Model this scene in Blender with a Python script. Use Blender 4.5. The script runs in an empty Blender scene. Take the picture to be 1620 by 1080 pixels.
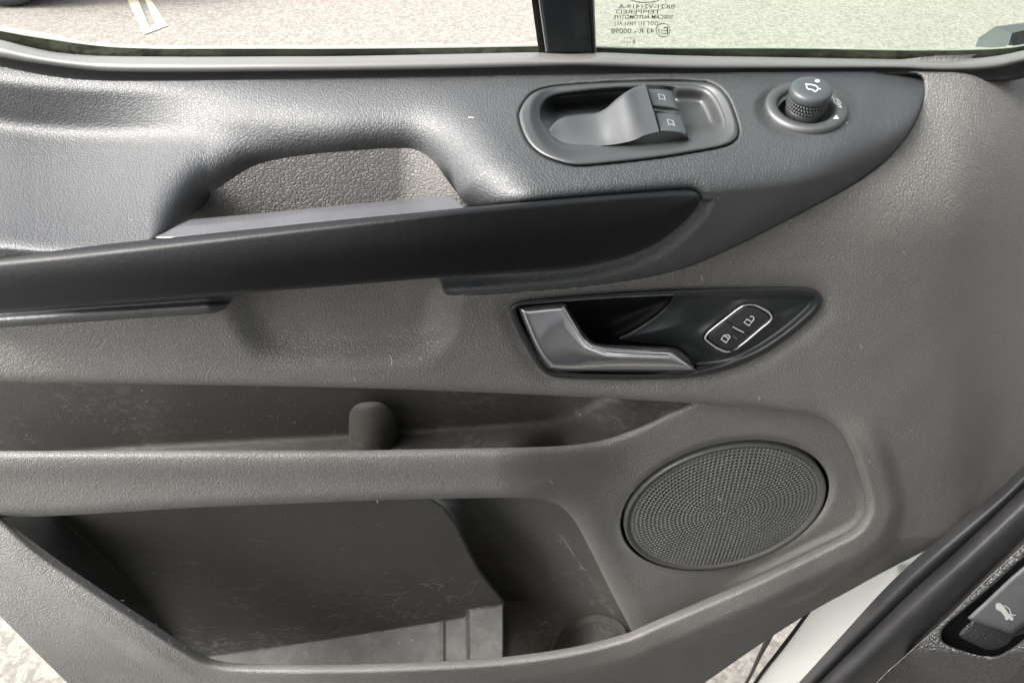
import bpy, math, random
import numpy as np
from mathutils import Vector
R=math.radians
sc=bpy.context.scene
# ------------------------------------------------------------------ camera
PHI=R(42.0); FPX=1170.0; CX,CY=810.0,540.0; CZ=1.45
cd=bpy.data.cameras.new('camera'); cam=bpy.data.objects.new('camera',cd); sc.collection.objects.link(cam)
cam.location=(0,0,CZ); cam.rotation_euler=(math.pi/2-PHI,0,0)
cd.sensor_width=36; cd.lens=36*FPX/1620; cd.clip_start=0.02; cd.clip_end=500
sc.camera=cam
# ------------------------------------------------------------------ light
SUN_AZ=R(-98); SUN_EL=R(46)       # azimuth measured from +Y towards +X
w=bpy.data.worlds.new('World'); sc.world=w; w.use_nodes=True
nt=w.node_tree; nt.nodes.clear()
sky=nt.nodes.new('ShaderNodeTexSky'); sky.sky_type='NISHITA'; sky.sun_disc=False
sky.sun_elevation=SUN_EL; sky.sun_rotation=SUN_AZ; sky.air_density=1.0; sky.dust_density=8.0; sky.ozone_density=1.0
hs=nt.nodes.new('ShaderNodeHueSaturation'); hs.inputs['Saturation'].default_value=0.28
bg=nt.nodes.new('ShaderNodeBackground'); bg.inputs['Strength'].default_value=0.15
wo=nt.nodes.new('ShaderNodeOutputWorld')
nt.links.new(sky.outputs[0],hs.inputs['Color']); nt.links.new(hs.outputs[0],bg.inputs['Color']); nt.links.new(bg.outputs[0],wo.inputs['Surface'])
sl=bpy.data.lights.new('sun','SUN'); sl.energy=.9; sl.angle=R(30); sl.color=(1,.965,.92)
so=bpy.data.objects.new('sun',sl); sc.collection.objects.link(so)
sd_=Vector((math.sin(SUN_AZ)*math.cos(SUN_EL),math.cos(SUN_AZ)*math.cos(SUN_EL),math.sin(SUN_EL)))
so.rotation_euler=sd_.to_track_quat('Z','Y').to_euler(); so.location=(-3,-2,4)
sc.view_settings.view_transform='Standard'; sc.view_settings.look='None'
sc.view_settings.exposure=1.75; sc.view_settings.gamma=1
# ------------------------------------------------------------------ geometry helpers
cphi,sphi=math.cos(PHI),math.sin(PHI)
def bow(u): return 3.6e-8*(np.clip(np.asarray(u,float),-200,1800)-600)**2      # the door is gently convex along its length
def P(u,v,Y):
    """world point seen at photo point (u,v), Y metres out on the gently bowed door shape"""
    return PR(u,v,np.asarray(Y,float)+bow(u))
def PR(u,v,Y):
    u=np.asarray(u,float); v=np.asarray(v,float); Y=np.asarray(Y,float)
    a=(u-CX)/FPX; b=(CY-v)/FPX
    dy=cphi+b*sphi; dz=-sphi+b*cphi
    t=Y/dy
    return np.stack(np.broadcast_arrays(a*t,Y,CZ+dz*t),-1)
def PP(u,v,p0,n):
    """point on the plane (p0,n)"""
    q=PR(u,v,1.0)-np.array([0,0,CZ]); n=np.array(n,float); p0=np.array(p0,float)
    t=((p0-np.array([0,0,CZ]))@n)/(q@n)
    return q*t[...,None]+np.array([0,0,CZ])
def sm(x,a=0.,b=1.):
    t=np.clip((np.asarray(x,float)-a)/(b-a),0,1); return t*t*(3-2*t)
def interp(x,pts,w=0):
    pts=np.array(pts,float); x=np.asarray(x,float)
    if not w: return np.interp(x,pts[:,0],pts[:,1])
    k=np.array([-1,-.75,-.5,-.25,0,.25,.5,.75,1]); g=np.array([.3,.6,.85,1,1,1,.85,.6,.3]); g=g/g.sum()
    return sum(gg*np.interp(x+kk*w,pts[:,0],pts[:,1]) for kk,gg in zip(k,g))
def cr(pts,closed=False,n=6):
    """Catmull-Rom through pts; a point given twice is a corner"""
    p=np.array(pts,float); out=[]; N=len(p); rng=range(N if closed else N-1)
    for i in rng:
        if closed: a,b,c,d=p[(i-1)%N],p[i],p[(i+1)%N],p[(i+2)%N]
        else: a,b,c,d=p[max(i-1,0)],p[i],p[i+1],p[min(i+2,N-1)]
        if np.allclose(b,c): continue
        m=1 if (np.hypot(*(c-b)[:2])<4) else n
        for k in range(m):
            t=k/m
            out.append(.5*((2*b)+(c-a)*t+(2*a-5*b+4*c-d)*t*t+(3*b-a-3*c+d)*t**3))
    if not closed: out.append(p[-1])
    return np.array(out)
def smooth_curve(pts,n=160):
    c=cr(pts); d=np.r_[0,np.cumsum(np.hypot(*np.diff(c[:,:2],axis=0).T))]
    s=np.linspace(0,d[-1],n); return np.stack([np.interp(s,d,c[:,k]) for k in range(c.shape[1])],1)
def dist_line(U,V,line,closed=False):
    L=np.array(line,float)
    if closed: L=np.vstack([L,L[:1]])
    best=np.full(U.shape,1e9)
    for (x0,y0),(x1,y1) in zip(L[:-1],L[1:]):
        dx,dy=x1-x0,y1-y0; q=dx*dx+dy*dy
        if q<1e-9: continue
        t=np.clip(((U-x0)*dx+(V-y0)*dy)/q,0,1)
        np.minimum(best,np.hypot(U-x0-t*dx,V-y0-t*dy),out=best)
    return best
def sdf(U,V,poly):
    """positive inside"""
    L=np.array(poly,float); ins=np.zeros(U.shape,bool)
    for (x0,y0),(x1,y1) in zip(L,np.roll(L,-1,0)):
        if y0==y1: continue
        c=((y0>V)!=(y1>V))&(U<(x1-x0)*(V-y0)/(y1-y0)+x0); ins^=c
    return np.where(ins,1,-1)*dist_line(U,V,L,True)
ORG={}
def link(o,parent=None,mat=None):
    sc.collection.objects.link(o)
    if parent is not None:
        o.parent=parent
    if mat is not None: o.data.materials.append(mat)
    return o
def world_org(parent):
    v=np.zeros(3); p=parent
    while p is not None: v+=np.array(p.location); p=p.parent
    return v
def mesh(name,verts,faces,mat,parent=None,smooth=True):
    """faces: int array (n,4)/(n,3) or list of mixed; verts in world space"""
    me=bpy.data.meshes.new(name); verts=np.asarray(verts,float)-world_org(parent)
    if isinstance(faces,list):
        tot=np.array([len(f) for f in faces]); loops=np.concatenate([np.asarray(f) for f in faces]) if len(faces) else np.zeros(0,int)
    else:
        tot=np.full(len(faces),faces.shape[1]); loops=faces.ravel()
    me.vertices.add(len(verts)); me.vertices.foreach_set('co',verts.ravel())
    me.loops.add(len(loops)); me.loops.foreach_set('vertex_index',loops.astype(np.int32))
    me.polygons.add(len(tot)); me.polygons.foreach_set('loop_start',np.r_[0,np.cumsum(tot)[:-1]].astype(np.int32))
    me.polygons.foreach_set('loop_total',tot.astype(np.int32))
    me.update(calc_edges=True); me.validate()
    if smooth: me.polygons.foreach_set('use_smooth',np.ones(len(me.polygons),bool))
    o=bpy.data.objects.new(name,me); return link(o,parent,mat)
def empty(name,loc,label,cat,group=None):
    o=bpy.data.objects.new(name,None); sc.collection.objects.link(o); o.location=loc; o.empty_display_size=.05
    o['label']=label; o['category']=cat
    if group: o['group']=group
    return o
def rnd(d,Rr,amt):
    """quarter-round falling away at an edge; d = distance inside the outline"""
    x=np.clip(1-d/Rr,0,1); return amt*(1-np.sqrt(np.maximum(1-x*x,0.0)))
def field(name,parent,mat,inside,depth,bbox,step=3.,skirt=.006):
    """sheet over a region of the trim with real depth, edge folded back by `skirt`"""
    u0,v0,u1,v1=bbox
    us=np.arange(u0,u1+step*.5,step); vs=np.arange(v0,v1+step*.5,step)
    U,V=np.meshgrid(us,vs); s=inside(U,V); ins=s>0
    cell=ins[:-1,:-1]|ins[1:,:-1]|ins[:-1,1:]|ins[1:,1:]
    used=np.zeros(U.shape,bool)
    used[:-1,:-1]|=cell; used[1:,:-1]|=cell; used[:-1,1:]|=cell; used[1:,1:]|=cell
    out=used&~ins
    idx=np.where(out)
    if len(idx[0]):
        for _ in range(3):
            uu,vv=U[idx],V[idx]; e=.35
            s0=inside(uu,vv); gx=(inside(uu+e,vv)-inside(uu-e,vv))/(2*e); gy=(inside(uu,vv+e)-inside(uu,vv-e))/(2*e)
            g=np.maximum(np.hypot(gx,gy),.35); st=np.clip(-s0/g,-step,step*1.5)
            U[idx]=uu+gx/g*st; V[idx]=vv+gy/g*st
    Yd=depth(U,V)
    W=P(U,V,Yd).reshape(-1,3); H,Wd=U.shape
    idg=np.arange(H*Wd).reshape(H,Wd)
    q=np.stack([idg[1:,:-1][cell],idg[1:,1:][cell],idg[:-1,1:][cell],idg[:-1,:-1][cell]],1)
    # boundary edges
    ed=np.concatenate([q[:,[0,1]],q[:,[1,2]],q[:,[2,3]],q[:,[3,0]]])
    key=np.sort(ed,1); k=key[:,0].astype(np.int64)*(H*Wd)+key[:,1]
    uq,inv,cnt=np.unique(k,return_inverse=True,return_counts=True)
    b=ed[cnt[inv]==1]
    faces=[q]
    if skirt and len(b):
        bv=np.unique(b); mp=np.full(H*Wd,-1); mp[bv]=np.arange(len(bv))+H*Wd
        W2=P(U.ravel()[bv],V.ravel()[bv],Yd.ravel()[bv]+skirt)
        W=np.vstack([W,W2]); faces.append(np.stack([b[:,1],b[:,0],mp[b[:,0]],mp[b[:,1]]],1))
    F=np.concatenate(faces); un,nv=np.unique(F,return_inverse=True)
    return mesh(name,W[un],nv.reshape(F.shape),mat,parent)
def strip(name,parent,mat,top,bot,prof,n=160,m=10,Yt=None,Yb=None,back=0.0):
    """loft between two curves; prof(t) added to the depth lerped between Yt(u) and Yb(u)"""
    A=smooth_curve(top,n); B=smooth_curve(bot,n); ts=np.linspace(0,1,m+1)
    rows=[]
    for t in ts:
        uv=A*(1-t)+B*t; Y=(Yt if not callable(Yt) else Yt(A[:,0]))*(1-t)+(Yb if not callable(Yb) else Yb(B[:,0]))*t+prof(t)
        rows.append(P(uv[:,0],uv[:,1],Y))
        if back and t==0: rows.insert(0,P(uv[:,0],uv[:,1],Y+back))
        if back and t==1: rows.append(P(uv[:,0],uv[:,1],Y+back))
    return grid(name,parent,mat,rows)
def grid(name,parent,mat,rows,closed=False):
    G=np.array(rows); r,c=G.shape[:2]; idg=np.arange(r*c).reshape(r,c)
    if closed: idg=np.hstack([idg,idg[:,:1]])
    q=np.stack([idg[1:,:-1].ravel(),idg[1:,1:].ravel(),idg[:-1,1:].ravel(),idg[:-1,:-1].ravel()],1)
    return mesh(name,G.reshape(-1,3),q,mat,parent)
def tube(name,parent,mat,pts3,rad,closed=True,seg=10,flat=1.0,nrm=None):
    p=np.array(pts3); N=len(p)
    if closed: tan=np.roll(p,-1,0)-np.roll(p,1,0)
    else: tan=np.gradient(p,axis=0)
    tan/=np.linalg.norm(tan,axis=1)[:,None]
    nrm=np.array(nrm if nrm is not None else (0,-1,.0),float)
    b=np.cross(tan,nrm); b/=np.linalg.norm(b,axis=1)[:,None]; nn=np.cross(b,tan)
    rows=[p+rad*(math.cos(a)*b+flat*math.sin(a)*nn) for a in np.linspace(0,2*math.pi,seg,endpoint=False)]
    G=np.array(rows).transpose(1,0,2)
    if closed: G=np.concatenate([G,G[:1]])
    return grid(name,parent,mat,G,closed=True)
def lathe(name,parent,mat,c,e1,e2,n,prof,seg=64,ang=None):
    """prof: list of (radius, height) along axis n"""
    c,e1,e2,n=[np.array(x,float) for x in (c,e1,e2,n)]
    th=np.linspace(0,2*math.pi,seg,endpoint=False)
    rows=[c+r*(np.cos(th)[:,None]*e1+np.sin(th)[:,None]*e2)+h*n for r,h in prof]
    return grid(name,parent,mat,rows,closed=True)
def ribbon_poly(pts,wd,closed):
    """outline stroke in px -> (verts2d, quads)"""
    p=np.array(pts,float); N=len(p)
    if closed: d=np.roll(p,-1,0)-np.roll(p,1,0)
    else: d=np.gradient(p,axis=0)
    ln=np.hypot(*d.T); ln[ln==0]=1; nrm=np.stack([-d[:,1],d[:,0]],1)/ln[:,None]*wd/2
    v=np.vstack([p+nrm,p-nrm]); f=[]
    for i in range(N if closed else N-1):
        j=(i+1)%N; f.append((i,j,N+j,N+i))
    return v,f
def marks(name,parent,mat,strokes=(),fills=(),to3=None):
    """printed mark: strokes [(pts,width,closed)], fills [polygon] in photo px, laid on the surface by to3(u,v)"""
    V=[];F=[]
    for pts,wd,cl in strokes:
        v,f=ribbon_poly(pts,wd,cl); o=sum(len(x) for x in V); V.append(v); F+=[tuple(i+o for i in q) for q in f]
    for pl in fills:
        o=sum(len(x) for x in V); V.append(np.array(pl,float)); F.append(tuple(range(o,o+len(pl))))
    V=np.vstack(V); return mesh(name,to3(V[:,0],V[:,1]),F,mat,parent,smooth=False)
def text_marks(name,parent,mat,lines,to3,bold=0.0):
    """lines: (string,u_left,v_top,u_right,v_bottom,mirrored,shear) flat lettering laid on a surface"""
    VV=[];FF=[];o=0
    dg=bpy.context.evaluated_depsgraph_get()
    for s,ul,vt,ur,vb,mir,sh in lines:
        cu=bpy.data.curves.new('t','FONT'); cu.body=s; cu.offset=bold; cu.space_character=1.0; cu.resolution_u=3
        ob=bpy.data.objects.new('t',cu); sc.collection.objects.link(ob); bpy.context.view_layer.update()
        me=ob.evaluated_get(bpy.context.evaluated_depsgraph_get()).to_mesh()
        co=np.array([v.co[:] for v in me.vertices]).reshape(-1,3); fs=[tuple(p.vertices) for p in me.polygons]
        x0,x1=co[:,0].min(),co[:,0].max(); y0,y1=0,.72
        a=(co[:,0]-x0)/(x1-x0); b=(co[:,1]-y0)/(y1-y0)
        if mir: a=1-a
        VV.append(np.stack([ul+a*(ur-ul)+sh*b,vb-b*(vb-vt)],1)); FF+=[tuple(i+o for i in f) for f in fs]; o+=len(co)
        bpy.data.objects.remove(ob); bpy.data.curves.remove(cu)
    V=np.vstack(VV); return mesh(name,to3(V[:,0],V[:,1]),FF,mat,parent,smooth=False)
# ------------------------------------------------------------------ materials
def nodes(name):
    m=bpy.data.materials.new(name); m.use_nodes=True; n=m.node_tree; b=n.nodes['Principled BSDF']; return m,n,b
def N(n,t,**kw):
    x=n.nodes.new(t)
    for k,v in kw.items():
        if k in x.inputs: x.inputs[k].default_value=v
        else: setattr(x,k,v)
    return x
def plastic(name,col,rough=.5,spec=.5,grain=0.,scale=480.,strength=.6,dust=.0,dustcol=(.45,.44,.41),speck=0.,metal=0.,mottle=.08,fine=0.,warp=.35,pebble=False,stretch=(1,1,1),streak=0.,lo=.56,rvar=.08,ior=1.5,fs=1500.,zmask=None,ds=75.):
    m,n,b=nodes(name); L=n.links.new
    tc=N(n,'ShaderNodeTexCoord'); mp=N(n,'ShaderNodeMapping'); mp.inputs['Scale'].default_value=stretch; L(tc.outputs['Object'],mp.inputs[0])
    base=N(n,'ShaderNodeTexNoise',Scale=22.,Detail=5.); L(tc.outputs['Object'],base.inputs['Vector'])
    mr=N(n,'ShaderNodeMapRange'); mr.inputs['From Min'].default_value=.3; mr.inputs['From Max'].default_value=.7
    mr.inputs['To Min'].default_value=1-mottle; mr.inputs['To Max'].default_value=1+mottle; L(base.outputs['Fac'],mr.inputs['Value'])
    vm=N(n,'ShaderNodeVectorMath',operation='SCALE'); vm.inputs[0].default_value=col; L(mr.outputs[0],vm.inputs['Scale'])
    cur=vm.outputs[0]
    hgt=None
    if grain:
        wn=N(n,'ShaderNodeTexNoise',Scale=scale*.45,Detail=1.); L(mp.outputs[0],wn.inputs['Vector'])
        ws=N(n,'ShaderNodeVectorMath',operation='SCALE'); ws.inputs['Scale'].default_value=warp/scale*2.2; L(wn.outputs['Color'],ws.inputs[0])
        wa=N(n,'ShaderNodeVectorMath',operation='ADD'); L(mp.outputs[0],wa.inputs[0]); L(ws.outputs[0],wa.inputs[1])
        vo=N(n,'ShaderNodeTexVoronoi',Scale=scale); vo.feature='F1' if pebble else 'DISTANCE_TO_EDGE'; L(wa.outputs[0],vo.inputs['Vector'])
        r2=N(n,'ShaderNodeMapRange'); r2.interpolation_type='SMOOTHSTEP'
        if pebble: r2.inputs['From Min'].default_value=.62; r2.inputs['From Max'].default_value=.12
        else: r2.inputs['From Min'].default_value=0.; r2.inputs['From Max'].default_value=.17
        L(vo.outputs['Distance'],r2.inputs['Value']); 
        # uneven grain: mix with noise
        nn=N(n,'ShaderNodeTexNoise',Scale=scale*.9,Detail=2.); L(mp.outputs[0],nn.inputs['Vector'])
        mu=N(n,'ShaderNodeMath',operation='MULTIPLY_ADD'); mu.inputs[1].default_value=.45; L(nn.outputs['Fac'],mu.inputs[0]); L(r2.outputs[0],mu.inputs[2])
        hgt=mu.outputs[0]
        bp=N(n,'ShaderNodeBump',Strength=strength,Distance=grain); L(hgt,bp.inputs['Height']); L(bp.outputs[0],b.inputs['Normal'])
    if fine:
        fn=N(n,'ShaderNodeTexNoise',Scale=fs,Detail=2.); L(tc.outputs['Object'],fn.inputs['Vector'])
        b2=N(n,'ShaderNodeBump',Strength=.5,Distance=fine); L(fn.outputs['Fac'],b2.inputs['Height'])
        if grain: L(bp.outputs[0],b2.inputs['Normal'])
        L(b2.outputs[0],b.inputs['Normal'])
    if dust:
        # smeared dirt in patches: big mask x streaky noise
        d1=N(n,'ShaderNodeTexNoise',Scale=9.,Detail=3.); L(tc.outputs['Object'],d1.inputs['Vector'])
        d1r=N(n,'ShaderNodeMapRange'); d1r.inputs['From Min'].default_value=.40; d1r.inputs['From Max'].default_value=.62; L(d1.outputs['Fac'],d1r.inputs['Value'])
        m2=N(n,'ShaderNodeMapping'); m2.inputs['Scale'].default_value=(1,1,1.6); m2.inputs['Rotation'].default_value=(0,.35,0); L(tc.outputs['Object'],m2.inputs[0])
        d2=N(n,'ShaderNodeTexNoise',Scale=ds,Detail=8.,Roughness=.68,Distortion=.8); L(m2.outputs[0],d2.inputs['Vector'])
        d2r=N(n,'ShaderNodeMapRange'); d2r.inputs['From Min'].default_value=lo; d2r.inputs['From Max'].default_value=lo+.22; L(d2.outputs['Fac'],d2r.inputs['Value'])
        dm=N(n,'ShaderNodeMath',operation='MULTIPLY'); L(d1r.outputs[0],dm.inputs[0]); L(d2r.outputs[0],dm.inputs[1])
        fac=dm.outputs[0]
        if streak:
            m3=N(n,'ShaderNodeMapping'); m3.inputs['Scale'].default_value=(14,14,420); m3.inputs['Rotation'].default_value=(0,.28,0); L(tc.outputs['Object'],m3.inputs[0])
            s1=N(n,'ShaderNodeTexNoise',Scale=1.,Detail=2.); L(m3.outputs[0],s1.inputs['Vector'])
            s1r=N(n,'ShaderNodeMapRange'); s1r.inputs['From Min'].default_value=.70; s1r.inputs['From Max'].default_value=.76; L(s1.outputs['Fac'],s1r.inputs['Value'])
            s2=N(n,'ShaderNodeMath',operation='MULTIPLY'); s2.inputs[1].default_value=streak; L(s1r.outputs[0],s2.inputs[0])
            mxx=N(n,'ShaderNodeMath',operation='MAXIMUM'); L(fac,mxx.inputs[0]); L(s2.outputs[0],mxx.inputs[1]); fac=mxx.outputs[0]
        if zmask:
            sz=N(n,'ShaderNodeSeparateXYZ'); L(tc.outputs['Object'],sz.inputs[0])
            zr=N(n,'ShaderNodeMapRange'); zr.inputs['From Min'].default_value=zmask[1]; zr.inputs['From Max'].default_value=zmask[0]; L(sz.outputs[2],zr.inputs['Value'])
            zm=N(n,'ShaderNodeMath',operation='MULTIPLY'); L(fac,zm.inputs[0]); L(zr.outputs[0],zm.inputs[1]); fac=zm.outputs[0]
        df=N(n,'ShaderNodeMath',operation='MULTIPLY'); df.inputs[1].default_value=dust; L(fac,df.inputs[0])
        mx=N(n,'ShaderNodeMix',data_type='RGBA'); mx.inputs[7].default_value=(*dustcol,1); L(df.outputs[0],mx.inputs[0]); L(cur,mx.inputs[6]); cur=mx.outputs[2]
    if speck:
        v2=N(n,'ShaderNodeTexVoronoi',Scale=110.); L(tc.outputs['Object'],v2.inputs['Vector'])
        lt=N(n,'ShaderNodeMath',operation='LESS_THAN'); lt.inputs[1].default_value=.045; L(v2.outputs['Distance'],lt.inputs[0])
        sx=N(n,'ShaderNodeSeparateColor'); L(v2.outputs['Color'],sx.inputs[0])
        gt=N(n,'ShaderNodeMath',operation='GREATER_THAN'); gt.inputs[1].default_value=1-speck; L(sx.outputs[0],gt.inputs[0])
        mm=N(n,'ShaderNodeMath',operation='MULTIPLY'); L(lt.outputs[0],mm.inputs[0]); L(gt.outputs[0],mm.inputs[1])
        mx=N(n,'ShaderNodeMix',data_type='RGBA'); mx.inputs[7].default_value=(.6,.58,.55,1); L(mm.outputs[0],mx.inputs[0]); L(cur,mx.inputs[6]); cur=mx.outputs[2]
    L(cur,b.inputs['Base Color'])
    rr=N(n,'ShaderNodeMapRange'); rr.inputs['To Min'].default_value=rough-rvar; rr.inputs['To Max'].default_value=rough+rvar; L(base.outputs['Fac'],rr.inputs['Value']); L(rr.outputs[0],b.inputs['Roughness'])
    b.inputs['Specular IOR Level'].default_value=spec; b.inputs['Metallic'].default_value=metal; b.inputs['IOR'].default_value=ior
    return m
M={}
M['brown']=plastic('brown_grey_leather_grain_plastic',(.166,.162,.152),.50,.5,grain=.0005,scale=390,strength=1.,speck=.07)
M['brownlip']=plastic('brown_grey_fine_grain_plastic',(.158,.154,.145),.52,.5,grain=.0005,scale=400,strength=1.,speck=.05)
M['pocket']=plastic('dusty_shade_darkened_plastic',(.046,.0440,.040),.60,.3,grain=.0004,scale=520,strength=.6,dust=.2,speck=.3,streak=.35,lo=.5)  # door card plastic with pocket shade put into the base colour; dust is real
M['pocketlow']=plastic('scuffed_shade_darkened_plastic',(.058,.057,.053),.52,.35,grain=.0003,scale=420,strength=.5,dust=.4,speck=.35,streak=.2,lo=.50,zmask=(.13,.38),ds=70.)  # darker base paints in the deep pocket shade; scuffs and dust are real
M['mat']=plastic('worn_grey_pocket_floor',(.036,.037,.035),.55,.3,ds=60.,dust=.5,dustcol=(.11,.106,.095),mottle=.5,streak=.4,fine=.0003,lo=.42,speck=.2)
M['soft']=plastic('dark_slate_soft_grain_plastic',(.0155,.0183,.0205),.56,.5,ior=1.9,grain=.00026,scale=480,strength=.6,speck=.02,rvar=.04)
M['smooth']=plastic('dark_slate_satin_plastic',(.018,.0208,.022),.52,.5,ior=2.0,fine=.00005,speck=.02)
M['handle']=plastic('black_sparkle_satin_plastic',(.003,.0036,.0042),.45,.3,fine=.0003,fs=650,ior=1.5,mottle=.1,dust=.0,speck=.12,lo=.5)
M['insert']=plastic('silvery_grey_satin_trim',(.21,.21,.225),.25,.5,metal=.7)
M['black']=plastic('black_gloss_plastic',(.006,.008,.009),.28,.4,speck=.12)
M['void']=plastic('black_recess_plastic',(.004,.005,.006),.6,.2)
M['rubber']=plastic('black_rubber',(.010,.010,.010),.6,.35,dust=.10,speck=.05,mottle=.25,fine=.0001)
M['sealtop']=plastic('sheen_grey_rubber',(.13,.129,.124),.32,.8,rvar=.02,mottle=.04,stretch=(.1,1,1))  # black rubber; its sky sheen is painted in as a grey base
M['felt']=plastic('dirty_green_brown_felt',(.008,.009,.006),.9,.05,dust=.3,dustcol=(.08,.085,.06),fine=.001,mottle=.5,lo=.4)
M['glassedge']=plastic('pale_glass_edge',(.55,.56,.50),.3,.5)
M['weather']=plastic('black_satin_weatherstrip_rubber',(.035,.035,.036),.45,.45,fine=.00006,mottle=.18,dust=.1)
M['white']=plastic('white_body_paint',(.44,.45,.43),.35,.5,mottle=.004,rvar=.01)
M['edge']=plastic('pale_beige_flange',(.40,.36,.33),.5,.4,mottle=.1)
M['dash']=plastic('dark_pebbled_dash_plastic',(.055,.056,.057),.45,.5,ior=1.8,grain=.0012,scale=250,strength=1.,pebble=True,warp=.15,mottle=.05)
M['lever']=plastic('grey_satin_lever_plastic',(.13,.134,.138),.45,.5,fine=.00012)
M['print']=plastic('white_print',(.6,.6,.585),.5,.3,mottle=.01)
M['printdim']=plastic('dim_grey_print',(.12,.12,.12),.5,.3,mottle=.01)
M['ink']=plastic('grey_glass_etching',(.05,.05,.042),.6,.2,mottle=.05)
M['chrome']=plastic('dark_chrome',(.62,.63,.64),.10,.6,metal=.88,mottle=.03,rvar=.02)
M['ring']=plastic('bright_chrome',(.7,.69,.66),.25,.6,metal=.6,mottle=.01,rvar=.02)
M['grille']=plastic('dark_grey_perforated_steel',(.13,.13,.126),.34,.55)
M['grillering']=plastic('dark_grey_speaker_ring',(.07,.07,.067),.42,.5,fine=.00004)
M['button']=plastic('black_soft_touch_button',(.030,.032,.033),.33,.55,fine=.00003)
M['switch']=plastic('slate_switch_plastic',(.045,.052,.055),.38,.5,fine=.00004)
M['fabric']=plastic('dark_blocker_fabric',(.035,.035,.037),.9,.2,fine=.0006)  # worn only by the added roof and seat, both unseen
M['tyre']=plastic('tyre_rubber',(.05,.05,.055),.7,.3)
M['carpaint']=plastic('silver_grey_car_plastic',(.30,.31,.34),.4,.5)
def glass_mat(name,tint):
    m,n,b=nodes(name); n.nodes.remove(b); L=n.links.new; out=n.nodes['Material Output']
    tr=N(n,'ShaderNodeBsdfTransparent'); tr.inputs[0].default_value=(*tint,1)
    gl=N(n,'ShaderNodeBsdfGlossy'); gl.inputs['Roughness'].default_value=.02
    fr=N(n,'ShaderNodeFresnel'); ge=N(n,'ShaderNodeNewGeometry'); mi=N(n,'ShaderNodeMapRange'); mi.inputs['To Min'].default_value=1.45; mi.inputs['To Max'].default_value=1/1.45
    L(ge.outputs['Backfacing'],mi.inputs['Value']); L(mi.outputs[0],fr.inputs['IOR'])
    # faint dust film
    mx=N(n,'ShaderNodeMixShader'); L(fr.outputs[0],mx.inputs[0]); L(tr.outputs[0],mx.inputs[1]); L(gl.outputs[0],mx.inputs[2]); L(mx.outputs[0],out.inputs[0]); return m
M['gglass']=glass_mat('green_tinted_glass',(.925,.978,.93))
def ground_mat():
    m,n,b=nodes('weathered_pale_aggregate_asphalt'); L=n.links.new
    tc=N(n,'ShaderNodeTexCoord')
    a=N(n,'ShaderNodeTexNoise',Scale=42.,Detail=6.,Roughness=.7); L(tc.outputs['Object'],a.inputs['Vector'])
    v=N(n,'ShaderNodeTexVoronoi',Scale=52.); v.inputs['Randomness'].default_value=1; L(tc.outputs['Object'],v.inputs['Vector'])
    v2=N(n,'ShaderNodeTexVoronoi',Scale=150.); L(tc.outputs['Object'],v2.inputs['Vector'])
    s1=N(n,'ShaderNodeSeparateColor'); L(v.outputs['Color'],s1.inputs[0])
    s2=N(n,'ShaderNodeSeparateColor'); L(v2.outputs['Color'],s2.inputs[0])
    f=N(n,'ShaderNodeMath',operation='MULTIPLY_ADD'); f.inputs[1].default_value=.35; L(s1.outputs[0],f.inputs[0]); L(a.outputs['Fac'],f.inputs[2])
    f2=N(n,'ShaderNodeMath',operation='MULTIPLY_ADD'); f2.inputs[1].default_value=.38; L(s2.outputs[1],f2.inputs[0]); L(f.outputs[0],f2.inputs[2])
    r=N(n,'ShaderNodeValToRGB'); e=r.color_ramp.elements
    e[0].position=.52; e[0].color=(.145,.135,.120,1); e[1].position=1.18 if False else 1.0; e[1].color=(.255,.240,.212,1)
    x=r.color_ramp.elements.new(.78); x.color=(.178,.166,.148,1)
    L(f2.outputs[0],r.inputs[0]); L(r.outputs[0],b.inputs['Base Color'])
    bp=N(n,'ShaderNodeBump',Strength=.6,Distance=.004); L(f2.outputs[0],bp.inputs['Height']); L(bp.outputs[0],b.inputs['Normal'])
    b.inputs['Roughness'].default_value=.8; return m
M['ground']=ground_mat()
M['line']=plastic('worn_cream_road_paint',(.50,.47,.35),.6,.3,dust=.5,dustcol=(.42,.38,.33),mottle=.1,lo=.5)
# ------------------------------------------------------------------ setting
def flat_sheet(name,pts,z,mat,parent=None):
    o=mesh(name,[(x,y,z) for x,y in pts],[tuple(range(len(pts)))],mat,parent,smooth=False); return o
g=flat_sheet('ground',[(-60,-60),(60,-60),(60,60),(-60,60)],0,M['ground']); g['kind']='structure'
def G(u,v,z=0.0):
    q=PR(u,v,1.0)-np.array([0,0,CZ]); t=(z-CZ)/q[...,2]; return (q*t[...,None]+np.array([0,0,CZ]))[...,:2]
# parking bay line: a narrow painted outline on the asphalt
outer=G(np.array([192.,228,266,208]),np.array([-20.,56,42,-45])); inner=G(np.array([210.,238,246,216]),np.array([-20.,47,38,-30]))
o4=np.array(outer); i4=np.array(inner)
pv=[(x,y,.004) for x,y in np.vstack([o4,i4])]
ln=mesh('parking_line',pv,[(0,1,5,4),(1,2,6,5),(2,3,7,6)],M['line'],smooth=False); ln['kind']='structure'
# ------------------------------------------------------------------ the van door
door=empty('door',(0,.45,.35),'open van door seen from inside with grey trim panel, black pull handle and speaker','van door')
XX=(-60,1700)
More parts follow.
